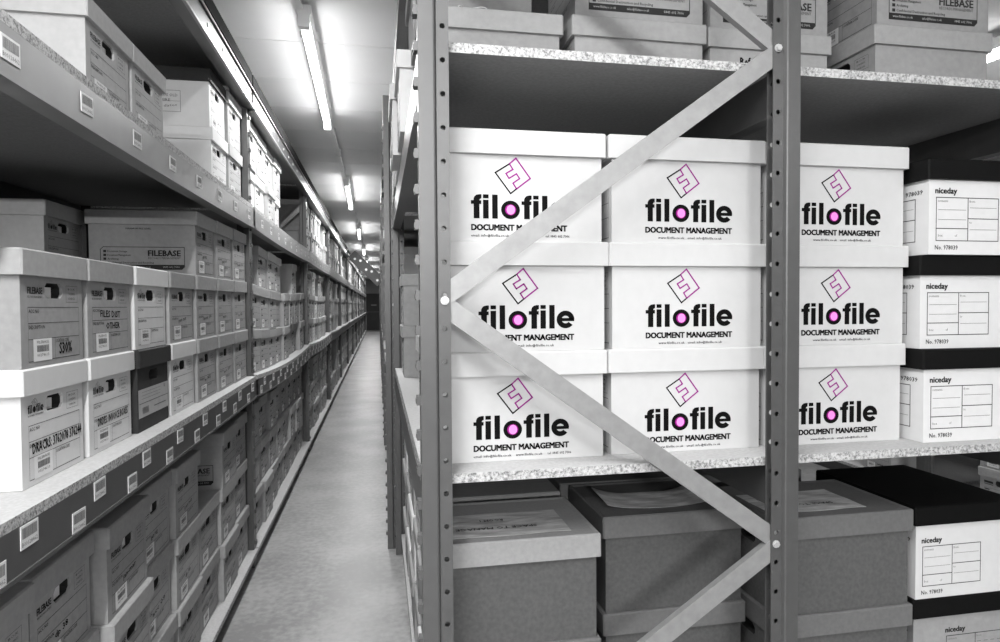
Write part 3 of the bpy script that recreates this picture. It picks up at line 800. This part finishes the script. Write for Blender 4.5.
for c in range(3):
    for rw in range(3):
        jx, jy, jr = jit[(c, rw)]
        t = thing('printed_archive_box', 'white box with pink-dotted logo, %s column, %s row' % (coln[c], rown[rw]), 'box',
                  (colx[c] + jx, 1.395 + BW/2 + jy, ZR_MID + .0006 + rw * (PH + .0004)), math.pi, 'white logo boxes in the end bay')
        link('body', BODYP, t); link('lid', LIDP, t); link('printed_form', FORMP, t)
        k = 'cd'[c - 1] if c else {2: 'a', 1: 'b', 0: 'a'}[rw]
        link('logo_print', PR[k], t)

# ------------------------------------------------------------------ boxes with black lids, right edge
NW, ND, NH = .330, .395, .2335
def nice_print(u_off, dashed=False, h=NH):
    mb = MB()
    F = Frame((-IN, -NW/2 + IN, 0), (0,1,0), (0,0,1), (1,0,0), .0006)
    def draw(F, uo):
        F.text(mb, 'niceday', uo, .150, .014, w=.062, bold=.045, res=2)
        u0, u1, v0, v1 = uo + .003, uo + .185, .034, .140; um = uo + .095
        F.outline(mb, u0, u1, v0, v1, .0018)
        F.line(mb, (um, v0), (um, v1), .0018); F.line(mb, (u0, v0 + .030), (um, v0 + .030), .0018); F.line(mb, (um, v0 + .055), (u1, v0 + .055), .0018)
        for (a, bb, v) in ((u0 + .006, um - .006, v1 - .030), (u0 + .006, um - .006, v1 - .054), (um + .006, u1 - .006, v1 - .024), (um + .006, u1 - .006, v0 + .028)):
            if dashed:
                q = a
                while q < bb: F.line(mb, (q, v), (min(q + .012, bb), v), .001); q += .022
            else: F.line(mb, (a, v), (bb, v), .0009, 1)
        F.text(mb, 'contents', u0 + .004, v1 - .011, .006, mi=1); F.text(mb, 'from', um + .004, v1 - .011, .006, mi=1)
        F.text(mb, 'to', um + .004, v0 + .043, .006, mi=1); F.text(mb, 'box', u0 + .006, v0 + .010, .006, mi=1); F.text(mb, 'of', u0 + .054, v0 + .010, .006, mi=1)
        F.text(mb, 'No. 978039', uo, .012, .011, w=.066, bold=.015)
    draw(F, u_off)
    # the long side carries the same print, ending near the front corner
    Fs = Frame((-ND + IN, -NW/2 + IN, 0), (1,0,0), (0,0,1), (0,-1,0), .0006)
    return mb, Fs, draw
def nice_meshes(u_off, dashed=False):
    mb, Fs, draw = nice_print(u_off, dashed)
    me = mb.mesh('printed_table', ['ink', 'ink_soft'])
    mb.__init__(); draw(Fs, .150)
    Fs.text(mb, '978039', .305, .150, .011, w=.052, bold=.015)
    return me, mb.mesh('side_print', ['ink', 'ink_soft'])
def nbody(tone, h):
    mb = MB(); mb.box(-ND + IN, -IN, -NW/2 + IN, NW/2 - IN, 0, h - .004); return mb.mesh('body', [tone])
NB = {('card_white', NH): nbody('card_white', NH), ('card_white', .25): nbody('card_white', .25), ('card', .25): nbody('card', .25)}
NL = {NH: lid_mesh('card_black', h=NH, d=ND, w=NW, lidh=.050), .25: lid_mesh('card_black', h=.25, d=ND, w=NW, lidh=.050)}
NP = {0: nice_meshes(.018), 1: nice_meshes(.100, True)}
# local front +x has to face -y: rotate by -90 degrees; the local -y side then faces -x
def nice_box(label, x, yf, z, tone='card_white', h=NH, pr=0, jx=0):
    t = thing('lidded_storage_box', label, 'box', (x + NW/2 + jx, yf, z), -math.pi/2, None)
    link('body', NB[(tone, h)], t); link('lid', NL[h], t); link('printed_table', NP[pr][0], t); link('side_print', NP[pr][1], t)
    return t
for rw, jx, jy in ((0, .0012, .014), (1, .0, .026), (2, .0012, .004)):
    nice_box('white storage box with black lid at right edge, %s of three on middle shelf' % rown[rw], 1.3165, 1.338 + jy, ZR_MID + .0006 + rw * (NH + .0004), jx=jx)
nice_box('white storage box with black lid below the middle shelf, far right', 1.380, 1.435, ZR_BASE + .0006 + 2 * .2504, h=.25)
nice_box('grey storage box with black lid under a white one, bottom right corner', 1.380, 1.44, ZR_BASE + .0006 + .2504, tone='card', h=.25, pr=1)
nice_box('lowest black-lidded grey storage box at bottom right', 1.380, 1.44, ZR_BASE + .0006, tone='card', h=.25, pr=1)
# ------------------------------------------------------------------ brown boxes below
def brown(label, x, yf, rw, top=False, d=0):
    t = thing('brown_storage_box', label, 'box', (x, yf + BW/2, ZR_BASE + .0006 + rw * .2504), math.pi, None)
    link('body', BODY[('brown', False)], t); link('lid', (TRAY_PALE if x < .2 and yf < 1.5 else TRAY) if top else LID_BROWN, t)
    return t
for nm, x, yf in (('behind the zigzag frame near the aisle', .112, 1.425), ('under the shelf between the two posts', .552, 1.530), ('right of the wide post', .968, 1.425)):
    for rw in range(3):
        brown('brown cardboard box %s, %s of its stack' % (nm, rown[rw]), x, yf, rw, rw == 2)
for nm, x, yf in (('left', .530, 1.845), ('right', .945, 1.845)):
    for rw in range(3):
        brown('shadowed brown box at the back under the middle shelf, %s stack, %s row' % (nm, rown[rw]), x, yf, rw, False)
ztop = ZR_BASE + .0006 + 2 * .2504 + .2467
def sheet(label, x0, x1, y0, y1, z, curl, texts, rz=0.0):
    n, m = 16, 8; mb = MB(); vs = []
    for j in range(m + 1):
        for i in range(n + 1):
            u, v = i / n, j / m
            zz = curl(u, v) + .0012 * math.sin(9 * u + 4 * v) * math.sin(7 * v + 2 * u) * (1 if curl(u, v) < .002 else 0) + .0012
            vs.append((x0 + (x1 - x0) * u, y0 + (y1 - y0) * v, z + zz))
    fs = [(j*(n+1)+i, j*(n+1)+i+1, (j+1)*(n+1)+i+1, (j+1)*(n+1)+i) for j in range(m) for i in range(n)]
    t = thing('paper_sheet', label, 'paper', (0, 0, 0))
    mb.add(vs, fs); sh = link('sheet', mb.mesh('sheet', ['sheet']), t)
    sm = sh.modifiers.new('thick', 'SOLIDIFY'); sm.thickness = .0006
    if texts:
        for (tx, u, v, h, w) in texts:
            q = MB(); F = Frame((0, 0, z + .0034), (1,0,0), (0,1,0), (0,0,1), 0)
            F.text(q, tx, u, v, h, w=w, bold=.01, flip=True); link('lettering', q.mesh('lettering', ['ink']), t)
    return t
sheet('paper in a shiny plastic sleeve lying flat on the aisle-side brown box', .135, .448, 1.465, 1.625, ztop, lambda u, v: 0, [('SPACE TO MANAGE', .375, 1.520, .014, .20), ('ROOM 1', .300, 1.575, .014, .058)])
sheet('curled plastic sleeve resting on the middle brown box', .585, .905, 1.585, 1.72, ztop, lambda u, v: .030 * abs(2 * u - 1.0) ** 3 * (1 if u > .5 else .8) * (.6 + .4 * v), [])
sheet('paper label lying on the brown box right of the wide post', .985, 1.265, 1.475, 1.640, ztop, lambda u, v: 0, [('SPACE TO MANAGE', 1.20, 1.53, .014, .20), ('ROOM 2', 1.06, 1.585, .014, .05)])

# ------------------------------------------------------------------ boxes on the right high shelf
PH2 = .250
def high(label, x, yf, rw, panel=1, tone='grey'):
    return archive_box(label, (x, yf + BW/2, ZR_UP + .0006 + rw * .2504), math.pi, tone, panel=panel, group='boxes on the right high shelf', lod=0, paper=False)
high('grey box under the bits of string, right high shelf beside the aisle', .106, 1.70, 0, 0)
high('grey box on the right high shelf, second from the aisle', .525, 1.69, 0, 0)
high('grey box with printed panel stacked second from the aisle, right high shelf', .528, 1.695, 1)
t = high('grey box with handwritten reference on the right high shelf', .932, 1.70, 0, 0)
mb = MB(); F = Frame((-IN, BW/2 - IN, 0), (-1,0,0), (0,0,1), (0,1,0), .0008)
F.text(mb, 'Ref 4/1', .095, .150, .022, w=.065, bold=.03, slope=.05); link('handwriting', mb.mesh('handwriting', ['ink_dark']), t)
high('grey box with printed panel behind the wide post, right high shelf', .936, 1.705, 1)
high('grey box on the right high shelf, farthest right, lower one', 1.388, 1.60, 0, 0)
high('grey box with printed panel, farthest right on the high shelf', 1.396, 1.605, 1)
# boxes farther back on that shelf
archive_box('grey box standing behind the string, right high shelf', (.10, 2.06 + .42, ZR_UP + .0006 + .0), math.pi, 'grey', group='boxes on the right high shelf', paper=False) if False else None
t = archive_box('grey box raised on another behind the string, right high shelf', (.104, 2.16, ZR_UP + .0010 + .2504), math.pi, 'grey', group='boxes on the right high shelf', form=False, sticker=False, paper=False)
# loose white string on the box lid
def cord(name, label, pts, r, z):
    cu = bpy.data.curves.new(name, 'CURVE'); cu.dimensions = '3D'; cu.bevel_depth = r; cu.bevel_resolution = 1
    sp = cu.splines.new('BEZIER'); sp.bezier_points.add(len(pts) - 1)
    for p, q in zip(sp.bezier_points, pts): p.co = q; p.handle_left_type = p.handle_right_type = 'AUTO'
    cu.materials.append(M['plastic'])
    o = bpy.data.objects.new(name, cu); COL.objects.link(o)
    dg = bpy.context.evaluated_depsgraph_get(); me = bpy.data.meshes.new_from_object(o.evaluated_get(dg))
    bpy.data.objects.remove(o)
    return tag(link(name, me), label, 'string')
zl = ZR_UP + .2535
cord('loose_string', 'arched loop of white string on the grey box by the left post', [(.135, 1.72, zl), (.140, 1.722, zl + .010), (.155, 1.724, zl + .014), (.170, 1.726, zl + .012), (.178, 1.73, zl)], .0014, zl)
cord('loose_string', 'straight piece of white string on the high grey box', [(.215, 1.72, zl), (.222, 1.72, zl + .008), (.235, 1.73, zl + .002), (.26, 1.72, zl + .004), (.295, 1.722, zl + .006), (.297, 1.722, zl)], .0014, zl)

# ------------------------------------------------------------------ boxes across the far aisle
for q in range(9):
    for zt, rows in ((.11, 3), (1.05, 2)):
        for rw in range(rows):
            if zt > 1 and rw == 1 and q % 3 == 0: continue
            archive_box('dim grey box beyond the far right aisle, %s column, %s on %s' % (ordw[q], ROWN['base'][rw] if zt < 1 else ROWN['up'][rw], 'floor shelf' if zt < 1 else 'middle shelf'),
                        (3.74, 1.35 + .32 * q if q < 7 else 3.95 + .32 * (q - 7), zt + .0006 + rw * .2504), math.pi, 'grey', group='boxes beyond the far right aisle', lod=1, paper=False) if q not in (7,) else None

# ------------------------------------------------------------------ sloping beam across the aisle, conduit
mb = MB(); a, bq = (-.60, 2.57), (.055, 1.93); dx, dz = bq[0]-a[0], bq[1]-a[1]; l = math.hypot(dx, dz); nx, nz = -dz/l*.12, dx/l*.12
mb.prism([(a[0]+nx, a[1]+nz), (a[0]-nx, a[1]-nz), (bq[0]-nx, bq[1]-nz), (bq[0]+nx, bq[1]+nz)], 'y', 14.95, 15.03)
t = thing('sloping_beam', 'grey bolted steel plate sloping across the aisle in the distance', 'beam', (0, 0, 0))
link('plate', mb.mesh('plate', ['steel'], True), t)
BB = MB(); BB.cyl((0, 0), 'y', .028, -.02, 0, 8); BB = BB.mesh('bolt', ['bolt'])
for k in range(5):
    s = .12 + .19 * k; link('bolt', BB, t, (a[0] + dx*s, 14.95, a[1] + dz*s + (.05 if k % 2 else -.03)))
